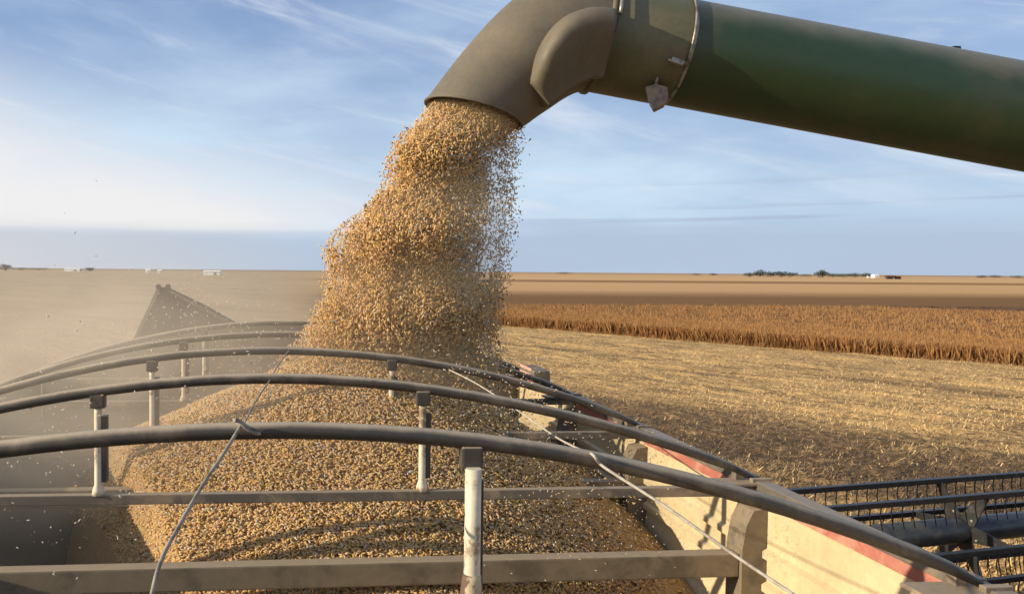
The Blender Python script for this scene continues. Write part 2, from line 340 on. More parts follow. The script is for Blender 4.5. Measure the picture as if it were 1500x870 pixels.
# ------------------------------------------------------------ standing soybean crop
def crop():
    YB = 72.0
    # canopy sheet: rough blanket over the polygon q>0, y<72
    us = np.concatenate([np.linspace(-15, 60, 280), np.linspace(62, 260, 60)]); qs = np.concatenate([np.array([0.05, .12]), np.linspace(.5, 60, 90)])
    Ug, Qg = np.meshgrid(us, qs, indexing='ij')
    X = E1.x + Ug*ud.x + Qg*nd.x; Y = E1.y + Ug*ud.y + Qg*nd.y
    over = Y > YB
    f = np.where(over, (YB-(E1.y+Ug*ud.y))/np.maximum(nd.y*Qg, 1e-3), 1); f = np.clip(f, 0, 1)
    X = np.where(over, E1.x+Ug*ud.x+Qg*nd.x*f, X); Y = np.where(over, E1.y+Ug*ud.y+Qg*nd.y*f, Y)
    Z = .60 + .10*vnoise(X*3, Y*3, 5) + rng.uniform(-.05, .05, X.shape); Z[:, 0] = 0.02; Z[:, 1] *= .5; c0_ = None
    nu, nq = X.shape
    idx = np.arange(nu*nq).reshape(nu, nq)
    Fq = np.stack([idx[:-1, :-1], idx[1:, :-1], idx[1:, 1:], idx[:-1, 1:]], -1).reshape(-1, 4)
    V1 = np.stack([X, Y, Z], -1).reshape(-1, 3); c1 = np.tile([[.21, .105, .04]], (len(V1), 1))*rng.uniform(.6, 1.2, (len(V1), 1))
    # stalks
    def stalks(n, qa, qb, ua, ub, hs=1.):
        q_ = qa + (qb-qa)*rng.random(n)**1.5; u_ = rng.uniform(ua, ub, n)
        x = E1.x + u_*ud.x + q_*nd.x; y = E1.y + u_*ud.y + q_*nd.y
        k = y < YB; x, y = x[k], y[k]; n = len(x)
        x = x + .18*vnoise(x*9, y*9, 2)
        h = rng.uniform(.66, .88, n)*hs*(1+.12*vnoise(x*2.2, y*2.2, 8))
        lean = rng.normal(0, .16, (n, 2)); w = rng.uniform(.009, .022, n)
        a = rng.uniform(0, np.pi, n); s_ = np.stack([np.cos(a)*w, np.sin(a)*w, 0*w], 1)
        b0 = np.stack([x, y, np.where(rng.random(n) < .4, 0, .25)*1.], 1); t0 = np.stack([x+lean[:, 0], y+lean[:, 1], h], 1)
        mid = (b0+t0)/2
        V = np.stack([b0-s_*.3, b0+s_*.3, mid+s_*1.6, t0, mid-s_*1.6], 1)
        V = V.reshape(-1, 3); tone = rng.uniform(.75, 1.15, n)
        col = np.array([[.39, .205, .08]])*tone[:, None]; red = rng.random(n) < .15; col[red] = np.array([.42, .26, .115])
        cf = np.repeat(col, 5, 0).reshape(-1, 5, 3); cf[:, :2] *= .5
        F5 = np.arange(5*n).reshape(n, 5); return V, F5, cf.reshape(-1, 3)
    A = [stalks(140000, 0, 7, -15, 48), stalks(170000, 4, 45, -15, 70)]
    off = 0; Vs = []; Fs = []; Cs = []
    for V, F5, c_ in A:
        Vs.append(V); Fs.append(F5+off); Cs.append(c_); off += len(V)
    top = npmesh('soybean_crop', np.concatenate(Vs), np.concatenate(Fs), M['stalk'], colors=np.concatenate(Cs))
    tag(top, kind='stuff', label='ripe orange brown crop standing uncut beyond the tan stubble', cat='crop')
    npmesh('crop_undergrowth', V1, Fq, M['stalk'], top, colors=c1)
crop()

# ------------------------------------------------------------ far trees, sheds, machinery
ICO = None
def leafy(n, c_, rad, size, col):
    """leaf clump quads spread through an uneven ellipsoid volume"""
    d = rng.normal(size=(n, 3)); d /= np.linalg.norm(d, axis=1)[:, None]
    r = rng.random(n)**(1/2.2); lump = 1+.25*np.sin(d[:, 0]*5+c_[0])*np.cos(d[:, 2]*4+c_[1])
    p = np.array(c_) + d*r[:, None]*lump[:, None]*np.array(rad)
    a = rng.normal(size=(n, 3)); a /= np.linalg.norm(a, axis=1)[:, None]; b_ = np.cross(a, rng.normal(size=(n, 3))); b_ /= np.linalg.norm(b_, axis=1)[:, None]
    s = rng.uniform(.6, 1.3, n)[:, None]*size
    V = np.stack([p-a*s, p+b_*s*.6, p+a*s, p-b_*s*.6], 1).reshape(-1, 3)
    cc = np.repeat(np.array([col])*rng.uniform(.55, 1.35, (n, 1)), 4, 0)
    return V, np.arange(4*n).reshape(n, 4), cc
def tree(px, D, h, w, label, col=(.06, .075, .058)):  # distance haze put into the greyed leaf colour
    g = P(px, 400, D); root = empty('field_tree', (g.x, g.y, 0)); tag(root, label, 'tree', 'trees along the horizon')
    w *= 1.4; h *= 1.0
    mb = MB(); mb.tube([(g.x, g.y, -H), (g.x+.1*w, g.y, -H+h*.35), (g.x-.05*w, g.y, -H+h*.7)], [h*.04, h*.03, h*.012], 7)
    for k in range(4):
        a = k*1.6; mb.tube([(g.x+.08*w, g.y, -H+h*.32), (g.x+math.cos(a)*w*.3, g.y+math.sin(a)*w*.3, -H+h*.65)], [h*.02, h*.006], 5)
    mb.build('trunk', M['bark'], root)
    V, Fq, cc = leafy(420, (g.x, g.y, h*.56), (w*.5, w*.45, h*.44), h*.09, col)
    npmesh('crown', V, Fq, M['leaf'], root, colors=cc)
tl = [(1098, 820, 5.0, 11, 'low round tree, first on the left of the dark tree line at right'), (1113, 800, 7.5, 10, 'taller peaked tree at the left of the dark tree line'),
      (1128, 810, 6.2, 13, 'broad tree beside the taller peaked one in the tree line'), (1143, 800, 7.0, 12, 'dense tree in the middle of the first clump'),
      (1158, 820, 6.2, 13, 'wide tree at the right of the first clump'), (1180, 900, 4.0, 14, 'low scrubby tree in the gap between the two clumps'),
      (1204, 780, 8.0, 10, 'tallest rounded tree, starting the second clump'), (1219, 830, 5.2, 12, 'low tree just right of the tallest rounded tree'),
      (1235, 820, 5.0, 13, 'flat low tree in the middle of the second clump'), (1252, 820, 5.6, 12, 'tree left of the small white farm sheds'),
      (1268, 830, 5.6, 9, 'small tree rising behind the white farm sheds at right'),
      (1438, 950, 4.2, 10, 'tiny distant tree on the far right horizon'), (1458, 1000, 4.6, 14, 'faint low tree near the right edge of the horizon'), (1490, 950, 4.4, 16, 'wide faint tree at the very right edge of the horizon'),
      (1020, 1150, 3.6, 14, 'faint bump of a tree left of the dark tree line'), (1045, 1150, 4.0, 10, 'second faint tree bump left of the dark tree line'), (825, 1200, 4.0, 22, 'faint low tree just right of the falling grain'),
      (8, 900, 7.5, 12, 'round dark tree at the far left edge of the horizon'), (30, 1000, 4.5, 20, 'low tree right of the far left round tree'), (55, 1050, 4.5, 22, 'low tree left of the longest pale shed'), (132, 900, 5.0, 8, 'small dark tree right of the longest pale shed')]
for a in tl: tree(*a)
def shed(px, D, w, h, dep, label, mat=None):
    g = P(px, 400, D); x, y = g.x, g.y; root = empty('farm_shed', (x, y, 0)); tag(root, label, 'shed', 'pale farm sheds on the horizon')
    MB().box((x, y, -H+h*.38), (w, dep, h*.76)).build('wall', mat or M['white'], root)
    MB().poly([(x-w/2-.2, y-dep/2-.2, -H+h*.76), (x-w/2-.2, y, -H+h), (x-w/2-.2, y+dep/2+.2, -H+h*.76)], (w+.4, 0, 0)).build('roof', M['white'], root)
    MB().box((x+w*.2, y-dep/2-.03, -H+h*.3), (w*.16, .06, h*.6)).build('door', M['roof'], root)
shed(311, 500, 10.2, 3.0, 7, 'bright white long shed, nearest of the sheds left of the grain')
shed(107, 900, 17, 3.8, 9, 'long pale shed between two small trees at far left')
shed(217, 720, 4.0, 3.4, 5, 'left one of the pair of small white sheds')
shed(234, 720, 3.2, 3.0, 5, 'right one of the pair of small white sheds')
shed(1272, 900, 3.4, 3.4, 5, 'tiny white shed at the right end of the tree line')
shed(1282, 880, 6.0, 4.0, 6, 'wider white shed beside the tiny one, right of the tree line')
def far_machine():
    g = P(1308, 404, 640); x, y = g.x, g.y; root = empty('grain_cart', (x, y, 0)); tag(root, 'rusty brown farm cart parked on the far field right of the white sheds', 'farm cart')
    MB().poly([(x-7, y-1.4, -H+2.9), (x+1.5, y-1.4, -H+2.9), (x+.5, y-1.4, -H+1.1), (x-6, y-1.4, -H+1.1)], (0, 2.8, 0)).build('box_body', M['brown'], root)
    MB().box((x+4.4, y, -H+1.7), (4.2, 2.2, 1.5), bev=.2).build('tractor_body', M['brown'], root)
    for dx, r in ((-4.5, .8), (-1.5, .8), (3.3, .95), (5.8, .7)):
        MB().tube([(x+dx, y-1.5, -H+r), (x+dx, y+1.5, -H+r)], r, 14).build('wheel', M['black'], root)
far_machine()

# ------------------------------------------------------------ grain wagon
XL, XR, RIM = -1.277, 1.112, -.50
Y0, Y1 = .45, 3.95
BOW_Y = [1.192+.656*i for i in range(5)]
wag = empty('grain_wagon', (-.08, 2.2, 0))
tag(wag, 'open topped grain wagon with cream inner walls, red top stripe and arched bows', 'wagon')
def bow_z(x, i):
    z0 = -.243 if i == 0 else -.257
    k = (z0-RIM)/(1.195**2)
    return z0 - k*(x+.08)**2
def wall_profile(sgn, x0):
    # inner face going down: rail zone, stripe, beads, hopper slope
    pts = [(0, -.526), (0, -.655), (-.012, -.662), (-.012, -.678), (0, -.685), (0, -.735), (-.012, -.742), (-.012, -.758), (0, -.765), (-.01, -.86), (-.42, -1.75)]
    return [(x0+sgn*p[0], p[1]) for p in pts]
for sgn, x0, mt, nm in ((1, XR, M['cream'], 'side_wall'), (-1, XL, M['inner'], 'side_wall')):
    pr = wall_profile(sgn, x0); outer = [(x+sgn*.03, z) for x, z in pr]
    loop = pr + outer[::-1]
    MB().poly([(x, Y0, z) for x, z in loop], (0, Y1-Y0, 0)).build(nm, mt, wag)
# faded red stripe, one length per bay, on the right-hand wall under the rail
for i in range(-1, 5):
    a = max(Y0+.01, (BOW_Y[i] if i >= 0 else Y0)+.045); b = (BOW_Y[i+1] if i < 4 else Y1)-.045
    if b > a: MB().box((XR-.0015, (a+b)/2, -.541), (.003, b-a, .026)).build('top_stripe', M['red'], wag)
for i in range(-1, 5):
    a = BOW_Y[i]+.02 if i >= 0 else Y0; b = BOW_Y[i+1]-.02 if i < 4 else Y1
    MB().box((XR+.013, (a+b)/2, -.517), (.040, b-a, .022), bev=.003).build('top_rail', M['rail'], wag)
    MB().box((XL-.013, (a+b)/2, -.517), (.040, b-a, .022), bev=.003).build('top_rail', M['rail'], wag)
# far end: sheet arched up under the last bow
arc = [(x, bow_z(x, 4)-.012) for x in np.linspace(XL+.004, XR-.004, 30)]
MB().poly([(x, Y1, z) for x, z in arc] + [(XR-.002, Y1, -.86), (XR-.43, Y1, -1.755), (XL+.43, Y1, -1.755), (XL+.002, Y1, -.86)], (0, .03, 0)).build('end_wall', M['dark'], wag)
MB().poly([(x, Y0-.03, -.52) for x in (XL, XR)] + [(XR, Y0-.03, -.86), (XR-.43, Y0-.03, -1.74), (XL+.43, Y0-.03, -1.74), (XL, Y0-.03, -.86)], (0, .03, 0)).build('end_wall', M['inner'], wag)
MB().box((-.08, (Y0+Y1)/2, -1.765), (XR-XL-.84, Y1-Y0, .02)).build('floor', M['inner'], wag)
MB().bar((-.6, Y0-.3, -1.9), (-.6, Y1+.2, -1.9), .12, .2).bar((.45, Y0-.3, -1.9), (.45, Y1+.2, -1.9), .12, .2).build('chassis', M['black'], wag)
for wy in (1.2, 3.3):
    for wx in (-1.1, .95):
        w = MB().tube([(wx-.14, wy, -H+.5), (wx-.11, wy, -H+.5), (wx+.11, wy, -H+.5), (wx+.14, wy, -H+.5)], [.42, .5, .5, .42], 28).build('wheel', M['black'], wag)
    MB().tube([(-1.1, wy, -H+.5), (.95, wy, -H+.5)], .05, 10).build('axle', M['steel'], wag)
    for wx in (-.6, .45): MB().box((wx, wy, (-2.0-3.2)/2), (.1, .12, 1.25)).build('axle_hanger', M['black'], wag)
# bows, tie bars, posts
for i, y in enumerate(BOW_Y):
    xs = np.linspace(XL, XR, 44); r = .0130 if i == 0 else .0125
    rads = [r]*44; rads[0] = rads[-1] = r*.45; rads[1] = rads[-2] = r*.8
    wob = [.0015*math.sin(x*5+i*2) for x in xs]
    b = MB(); b.tube([(x, y+.004*math.sin(x*3+i), bow_z(x, i)+w-(.006 if q_ in (0, 43) else 0)) for q_, (x, w) in enumerate(zip(xs, wob))], rads, 12)
    bow = b.build('bow', M['bow'], wag)
    MB().bar((XL+.01, y+.004, -.536), (XR-.01, y-.004, -.534), .022, .024, .003).build('tie_bar', M['tie'], wag)
    for x0, s in ((XR, 1), (XL, -1)):
        bk = MB(); bk.box((x0-s*.045, y-.005, -.513), (.15, .06, .007), bev=.002)
        bk.box((x0-s*.03, y+.012, -.497), (.022, .02, .028), bev=.002); bk.box((x0+s*.01, y-.02, -.506), (.05, .014, .012), bev=.002)
        bk.build('bow_bracket', M['tie'], wag)
    for x in ((.262,) if i == 0 else (-.47, .288)):
        zt = bow_z(x, i)-r
        p = MB()
        p.tube([(x, y, zt-.02), (x, y, zt-.04), (x, y, -.50), (x, y, -.512), (x, y, -.525)], [.0088, .0088, .0088, .013, .015], 12)
        po = p.build('post', M['post'], wag)
        MB().box((x, y, zt-.010), (.034, .026, .034), bev=.004).build('post_head', M['bow'], po)
        MB().box((x+.014, y+.006, (zt-.5)/2-.02), (.012, .022, -(-.5-zt)-.05), bev=.002).build('angle_iron', M['bow'], po)
# long post that carries on down from the first bow
x, y = .262, BOW_Y[0]
MB().tube([(x, y-.020, -.30), (x, y-.020, -.42), (x-.001, y-.021, -.47), (x-.002, y-.021, -.49), (x-.002, y-.02, -.60), (x-.002, y-.02, -.74)], [.012, .012, .013, .0145, .015, .014], 14).build('post', M['post'], wag)
pf = MB().tube([(x-.0005, y-.021, -.462), (x-.001, y-.021, -.47), (x-.002, y-.021, -.49), (x-.002, y-.021, -.50), (x-.002, y-.020, -.60)], [.0138, .0150, .0168, .018, .018], 14).build('rusted_foot', metal('rusted_post_foot', (.10, .06, .04), (.45, .36, .24), 22, .7, thresh=(.52, .58)), [o for o in wag.children if o.name.startswith('post')][-1])
# columns and cross beams inside
for i in (1, 2, 3):
    y = BOW_Y[i]-.07
    for s, x0 in ((1, XR),):
        prof = [(0, -.56), (.035, -.565), (.052, -.60), (.062, -.66), (.062, -.95), (0, -1.05)]
        MB().poly([(x0-s*p[0]-s*.0, y, p[1]) for p in prof], (0, .07, 0)).build('wall_column', M['beam'] if s > 0 else M['dark'], wag)
    z = -.70 + (.0 if i == 1 else .0)
    MB().bar((XL+.06, y+.03, z-.010), (XR-.062, y+.03, z), .04, .056, .004).build('cross_beam', M['beam'], wag)
# peaked steel flap standing behind the end sheet
ap = P(233, 420, 4.05); ap2 = P(248, 422, 4.05); lb = P(186, 520, 4.05); rb = P(440, 522, 4.05)
MB().poly([ap, ap2, P(300, 447, 4.05), P(345, 472, 4.05), rb, (rb.x, 4.05, -.60), (lb.x, 4.05, -.60), lb], (0, .02, 0)).build('end_flap', M['flap'], wag)
for a_, b_ in ((lb, ap), (ap2, rb)): MB().bar(a_+Vector((0, -.012, -.012)), b_+Vector((0, -.012, -.012)), .02, .016).build('flap_edge', M['dark'], wag)
for px in (232, 246): MB().tube([P(px, 420, 4.04), P(px, 420, 4.08)], .014, 10).build('hinge_lug', M['dark'], wag)
# corner marker block on the right-hand rail, its sunlit side painted salmon
c0 = P(792, 545, 3.62)
mk = MB().box((1.075, 3.56, -.470), (.075, .24, .05), Matrix.Rotation(math.radians(-4), 3, 'Y'), bev=.006).build('rail_block', M['dark'], wag)
MB().box((1.042, 3.58, -.462), (.010, .18, .044), bev=.004).build('lit_side_plate', metal('sunlit_side_salmon', (.75, .36, .26), (.68, .30, .20), 8, .5), mk)

# ------------------------------------------------------------ ropes
def rope(name, pts, r, mat, label, knot=None):
    # catmull-rom through points
    pts = [Vector(p) for p in pts]; out = []
    e = [pts[0]]+pts+[pts[-1]]
    for k in range(1, len(e)-2):
        for s in range(8):
            t = s/8; p0, p1, p2, p3 = e[k-1:k+3]
            out.append(.5*((2*p1)+(p2-p0)*t+(2*p0-5*p1+4*p2-p3)*t*t+(3*p1-p0-3*p2+p3)*t**3))
    out.append(pts[-1])
    b = MB(); b.tube(out, r, 8)
    if knot: b.tube(knot, r*1.1, 8)
    o = b.build(name, mat); tag(o, label, 'rope'); return o
y0 = BOW_Y[0]
kn = P(352, 622, y0-.012)
rope('rope', [P(222, 872, .92), P(236, 820, .95), P(265, 765, 1.0), P(300, 705, 1.08), P(325, 668, 1.13), P(350, 628, y0-.02), P(356, 620, y0)], .0027, M['wire'],
     'grey cord tied over the nearest bow and hanging to the bottom left', None)
rope('rope', [P(343, 615, y0-.03), P(352, 617, y0-.022), P(360, 626, y0-.02), P(372, 634, y0-.018), P(392, 634, y0+.0)], .0032, M['wire'],
     'short dark loose end of cord knotted on the nearest bow')
rope('rope', [P(358, 620, y0+.01), P(372, 592, y0+.3), P(386, 570, BOW_Y[1]-.1), P(396, 556, BOW_Y[1]), P(404, 540, BOW_Y[1]+.2), P(424, 512, BOW_Y[2])], .0018, M['wire'],
     'thin faint cord running back from the nearest bow to the third bow')
rope('rope', [P(655, 540, BOW_Y[2]), P(700, 563, 2.36), P(760, 602, 2.16), P(810, 637, 1.92), P(845, 656, 1.5), P(866, 664, y0-.004), P(880, 680, y0-.03), P(905, 697, 1.14), P(980, 745, 1.08), P(1075, 812, 1.02), P(1165, 872, .96)], .0023, M['rope'],
     'taut pale rope running over the bows along the right side')

# ------------------------------------------------------------ grain heap and falling stream
HC = (.22, 2.88)
def heap_z(x, y):
    dx, dy = x-HC[0], y-HC[1]
    r = np.sqrt(np.where(dx < 0, dx*.95, dx*1.22)**2 + dy**2)
    z = -.26 - .50*(np.sqrt(r*r+.10**2)-.10) - .35*np.clip(r-.95, 0, 9)*np.clip(-dx*3, 0, 1)
    z = z + .018*vnoise(x*5, y*5, 21) + .008*vnoise(x*16, y*16, 22)
    bed = -1.02 + .10*np.clip(x, 0, 1.1) + .03*vnoise(x*2, y*2, 9)
    bed = bed - .55*np.clip((-.1-x)/.25, 0, 1)
    cut = (-.60-x) + (2.75-y)*.43; z = z - 3.5*np.clip(cut-.03, 0, 9)
    k = .06; h = np.clip(.5+.5*(z-bed)/k, 0, 1)
    return bed*(1-h)+z*h + k*h*(1-h)*.5
heap = empty('grain_heap', (HC[0], HC[1], H-1.0)); tag(heap, 'golden heap of harvested grain filling the wagon', 'grain', kind='stuff')
gx = np.linspace(XL+.02, XR-.02, 220); gy = np.linspace(Y0+.02, Y1-.02, 300)
GX, GY = np.meshgrid(gx, gy, indexing='ij'); GZ = heap_z(GX, GY)
GX2 = np.clip(GX, XL+.0+np.clip(-.86-GZ, 0, 1)*.46+.012, XR-np.clip(-.86-GZ, 0, 1)*.46-.012)
idx = np.arange(GX.size).reshape(GX.shape)
Fq = np.stack([idx[:-1, :-1], idx[1:, :-1], idx[1:, 1:], idx[:-1, 1:]], -1).reshape(-1, 4)
mt, t, b = mat_new('grain_bed'); co = N(t, 'ShaderNodeTexCoord')
nn = N(t, 'ShaderNodeTexNoise', Scale=140, Detail=4, Roughness=.7); L(t, co.outputs['Object'], nn.inputs['Vector'])
L(t, ramp(t, nn.outputs['Fac'], [(.3, (.14, .075, .028)), (.5, (.34, .21, .09)), (.7, (.52, .36, .18))]), b.inputs['Base Color']); b.inputs['Roughness'].default_value = .85
bp = N(t, 'ShaderNodeBump', Strength=.8, Distance=.006); L(t, nn.outputs['Fac'], bp.inputs['Height']); L(t, bp.outputs[0], b.inputs['Normal'])
npmesh('grain_bed', np.stack([GX2, GY, GZ+H], -1).reshape(-1, 3), Fq, mt, heap, True)

# elongated kernel template (two rings + tips, slightly bent)
KT = np.array([[0, 0, -1], [.8, 0, -.38], [-.4, .7, -.38], [-.4, -.7, -.38], [.9, 0, .35], [-.3, .7, .35], [-.3, -.7, .35], [.15, 0, 1]], float)
KF = np.array([[0, 2, 1], [0, 3, 2], [0, 1, 3], [1, 2, 5], [1, 5, 4], [2, 3, 6], [2, 6, 5], [3, 1, 4], [3, 4, 6], [4, 5, 7], [5, 6, 7], [6, 4, 7]])
def kernels(P_, ln, wd, cols, axis=None, flat=None):
    n = len(P_); a = rng.normal(size=(n, 3))
    if axis is not None: a = a*.75 + axis
    if flat is not None: a = a - flat*(a*flat).sum(1)[:, None]*.7
    a /= np.linalg.norm(a, axis=1)[:, None]
    b_ = np.cross(a, rng.normal(size=(n, 3))); b_ /= np.linalg.norm(b_, axis=1)[:, None]; c_ = np.cross(a, b_)
    l = rng.uniform(*ln, n)[:, None]/2; w = rng.uniform(*wd, n)[:, None]/2
    V = P_[:, None, :] + KT[None, :, 0:1]*(b_*w)[:, None] + KT[None, :, 1:2]*(c_*w)[:, None] + KT[None, :, 2:3]*(a*l)[:, None]
    Fc = (KF[None] + (np.arange(n)*8)[:, None, None]).reshape(-1, 3)
    return V.reshape(-1, 3), Fc, np.repeat(cols, 8, 0)
def kcol(n, pale=0.07, husk=.08):
    base = np.array([[.92, .665, .345]])*rng.uniform(.86, 1.1, (n, 1)); base[:, 2] *= rng.uniform(.75, 1.3, n)
    r = rng.random(n); base[r < husk] = np.array([.30, .17, .07])*rng.uniform(.5, 1.2, ((r < husk).sum(), 1))
    p = r > 1-pale; base[p] = np.array([.82, .76, .64])*rng.uniform(.8, 1.1, (p.sum(), 1))
    return np.clip(base, 0, .9)
# kernels lying on the heap; spread by how large they show
n = 240000
d = 1.15*np.exp(rng.uniform(0, math.log(3.9/1.15), n)); px = rng.uniform(60, 1120, n)
x = (px-443)/1150*d; k = (x > XL+.05) & (x < XR-.05); x, d = x[k], d[k]
hz = heap_z(x, d); n = len(x)
lim = XR-np.clip(-.86-hz, 0, 1)*.46-.02; lim2 = XL+np.clip(-.86-hz, 0, 1)*.46+.02
k = (x < lim) & (x > lim2) & ~((x < -.25) & (hz < -1.02)) & ((-.60-x)+(2.75-d)*.43 < .10)
# the dusty foot of the heap at the right carries few loose kernels
thin = np.clip((x-.62)/.35, 0, 1)*np.clip((-.62-hz)/.12, 0, 1)
k &= rng.random(n) > thin*.9
x, d, hz = x[k], d[k], hz[k]; n = len(x)
Vk, Fk, Ck = kernels(np.stack([x, d, hz+H+rng.uniform(-.002, .010, n)], 1), (.010, .020), (.0045, .0075), kcol(n), flat=np.array([[0, -.3, .95]]))
npmesh('loose_grain', Vk, Fk, M['kernel'], heap, colors=Ck)

# falling stream: outline per height in the photograph's plane, given real depth around y = 2.86
YS = 2.86
rows = [(150, 632, 764), (175, 612, 763), (200, 586, 757), (230, 571, 752), (255, 566, 750), (280, 558, 750), (305, 538, 748), (325, 508, 746), (345, 487, 744), (375, 480, 740), (400, 486, 737), (430, 480, 733), (465, 462, 727), (495, 440, 722), (520, 420, 728), (545, 408, 735), (575, 400, 735)]
ry = np.array([r[0] for r in rows], float); rl = np.array([r[1] for r in rows], float); rr_ = np.array([r[2] for r in rows], float)
RTn, UPn, FWn = np.array(RT), np.array(UP), np.array(fw)
def PN(px, py, y):
    v = RTn[None]*((px-CX)/F)[:, None] - UPn[None]*((py-CY)/F)[:, None] + FWn[None]
    return v/v[:, 1:2]*y[:, None] + np.array([0, 0, H])
def stream_pts(n):
    py = rng.uniform(150, 570, n)
    l = np.interp(py, ry, rl); r = np.interp(py, ry, rr_)
    s = rng.uniform(-1, 1, n); tt = rng.uniform(-1, 1, n); k = s*s+tt*tt < 1
    s = s*(1+.06*rng.standard_normal(n)) + .035*vnoise(py*.11, py*.05+tt*2, 51)
    py, l, r, s, tt = py[k], l[k], r[k], s[k], tt[k]
    px = (l+r)/2 + s*(r-l)/2
    hw = (r-l)/2/F*YS*.62
    dep = YS + tt*hw + .03*np.sin(py*.05)
    # the right-hand fringe is sparse between the spout and the horizon
    fr = np.clip((px-(r-105))/80, 0, 1)*np.clip((py-185)/40, 0, 1)*np.clip((480-py)/80, 0, 1)
    lump = vnoise(px*.045, py*.045, 31)
    keep = (rng.random(len(px)) > fr*.90)
    edge = np.sqrt(s*s+tt*tt); keep &= ~((edge > .86) & (lump < -.05) & (rng.random(len(px)) < .7))
    return px[keep], py[keep], dep[keep], fr[keep]
px, py, dep, fr = stream_pts(165000)
pos = PN(px, py, dep)
cols = kcol(len(px)); wht = rng.random(len(px)) < .01+.5*fr
cols[wht] = np.array([.80, .78, .74])*rng.uniform(.75, 1.1, (wht.sum(), 1))
A = kernels(pos, (.010, .021), (.0045, .0075), np.clip(cols, 0, .92), axis=np.array([[-.25, 0, -.9]]))
# ragged fringe of loose kernels and chaff round the stream and drifting over the wagon
def scatter(n, cx, cy, sx, sy, d0, d1, size=(.006, .013), white=.5):
    px = rng.normal(cx, sx, n); py = rng.normal(cy, sy, n); dp = rng.uniform(d0, d1, n)
    p = PN(px, py, dp); k = p[:, 2] > H + heap_z(p[:, 0], p[:, 1])+.01; p = p[k]
    c_ = kcol(len(p)); w = rng.random(len(p)) < white; c_[w] = np.array([.82, .78, .70])
    return kernels(p, size, (size[0]*.5, size[0]*.8), c_)
n = 2600; pyf = rng.uniform(190, 560, n); rgt = rng.random(n) < .72
pxf = np.where(rgt, np.interp(pyf, ry, rr_)+rng.normal(0, 9, n)-6, np.interp(pyf, ry, rl)-np.abs(rng.normal(0, 4.5, n))+3)
B = kernels(PN(pxf, pyf, rng.uniform(YS-.12, YS+.12, n)), (.007, .016), (.004, .007), kcol(n, .4), axis=np.array([[0, 0, -.5]]))
C_ = scatter(1500, 720, 600, 60, 55, 2.2, 3.2, white=.5); D_ = scatter(700, 850, 740, 70, 60, 1.6, 2.3, (.004, .008), .4)
E_ = scatter(420, 110, 640, 90, 110, 1.4, 3.4, (.005, .009), .9); F_ = scatter(500, 330, 560, 70, 60, 2.4, 3.2, (.006, .012), .8); G_ = scatter(160, 280, 470, 60, 35, 2.6, 3.6, (.006, .012), .9)
Vs, Fs, Cs, off = [], [], [], 0
for V, Fc, c_ in (A, B, C_, D_, E_, F_, G_): Vs.append(V); Fs.append(Fc+off); Cs.append(c_); off += len(V)
tag(npmesh('falling_grain', np.concatenate(Vs), np.concatenate(Fs), M['kernel'], colors=np.concatenate(Cs)), kind='stuff', label='thick stream of grain pouring from the spout onto the heap', cat='grain')

# ------------------------------------------------------------ unloading auger
aug = empty('unloading_auger', tuple(U(P(875, 60, 2.9)))); tag(aug, 'dark green unloading auger tube with a drooping dusty spout', 'auger')
YA = 2.9
def AP(px, py, dy=0.0):    # the auger lies parallel to the picture plane
    d = RT*((px-CX)/F) - UP*((py-CY)/F) + fw
    return d*YA + Vector((0, dy, 0))
pxm = YA/F                                   # metres per photo pixel at the auger
ta, tb = AP(868, 55), AP(2300, 55+1432*.186)
td = (tb-ta).normalized(); tv = td.cross(Vector(fw)).normalized(); tv = tv if tv.z > 0 else -tv
def along(px): return ta + (tb-ta)*((px-868)/1432)
R0 = 75*pxm
g = MB(); g.tube([along(868), along(900), along(1200), along(1700), along(2300)], R0, 64, caps=True).build('tube', M['green'], aug)
# near section: slightly wider sleeve in olive up to the clamp ring
g = MB(); g.tube([along(870), along(874), along(984)], [R0+.002, R0+.004, R0+.004], 64, caps=False).build('sleeve', metal('olive_sleeve', (.075, .078, .036), (.11, .10, .055), 3, .5, fine=40, bump=.05), aug)
def ring(px, r, w, name, mat):
    c_ = along(px); b = MB(); b.tube([c_-td*w, c_-td*w*.6, c_+td*w*.6, c_+td*w], [r-.004, r+.004, r+.004, r-.004], 64, caps=False); return b.build(name, mat, aug)
ring(987, R0+.004, .007, 'clamp_ring', M['steel'])
ring(874, R0+.012, .010, 'clamp_ring', M['spout'])
# top seam rod
off_ = tv*(R0+.006)
MB().tube([along(990)+off_, along(1385)+off_*1.01], .007, 8).tube([along(1385)+off_*1.03, along(2300)+off_*1.01], .006, 8).build('top_rod', M['black'], aug)
MB().box(along(1385)+tv*(R0+.012), (.03, .02, .022), bev=.004).build('rod_clip', M['black'], aug)
def on_tube(px, ang, r=R0):                  # angle measured from the top towards the camera
    return along(px) + (tv*math.cos(ang) - Vector(fw)*math.sin(ang))*r
# over-centre latches on the rings
lt = MB(); lt.tube([on_tube(984, math.radians(a), R0+.012) for a in range(10, 124, 8)], .0045, 8); latch = lt.build('latch_rod', M['steel'], aug)
MB().box(on_tube(968, math.radians(118), R0+.03), (.045, .02, .02), Matrix.Rotation(.3, 3, 'Y'), bev=.004).tube([on_tube(956, math.radians(118), R0+.03), on_tube(980, math.radians(118), R0+.03)], .006, 8).build('latch', M['steel'], latch)
lt = MB(); lt.tube([on_tube(880, math.radians(a), R0+.024) for a in range(30, 92, 8)], .0065, 8); l2 = lt.build('latch_rod', M['steel'], aug)
MB().box(on_tube(882, math.radians(50), R0+.026), (.03, .018, .02), bev=.004).build('latch', M['steel'], l2)
MB().box(on_tube(874, math.radians(96), R0+.01), (.028, .03, .05), Matrix.Rotation(.2, 3, 'Y'), bev=.005).build('hinge', M['black'], aug)
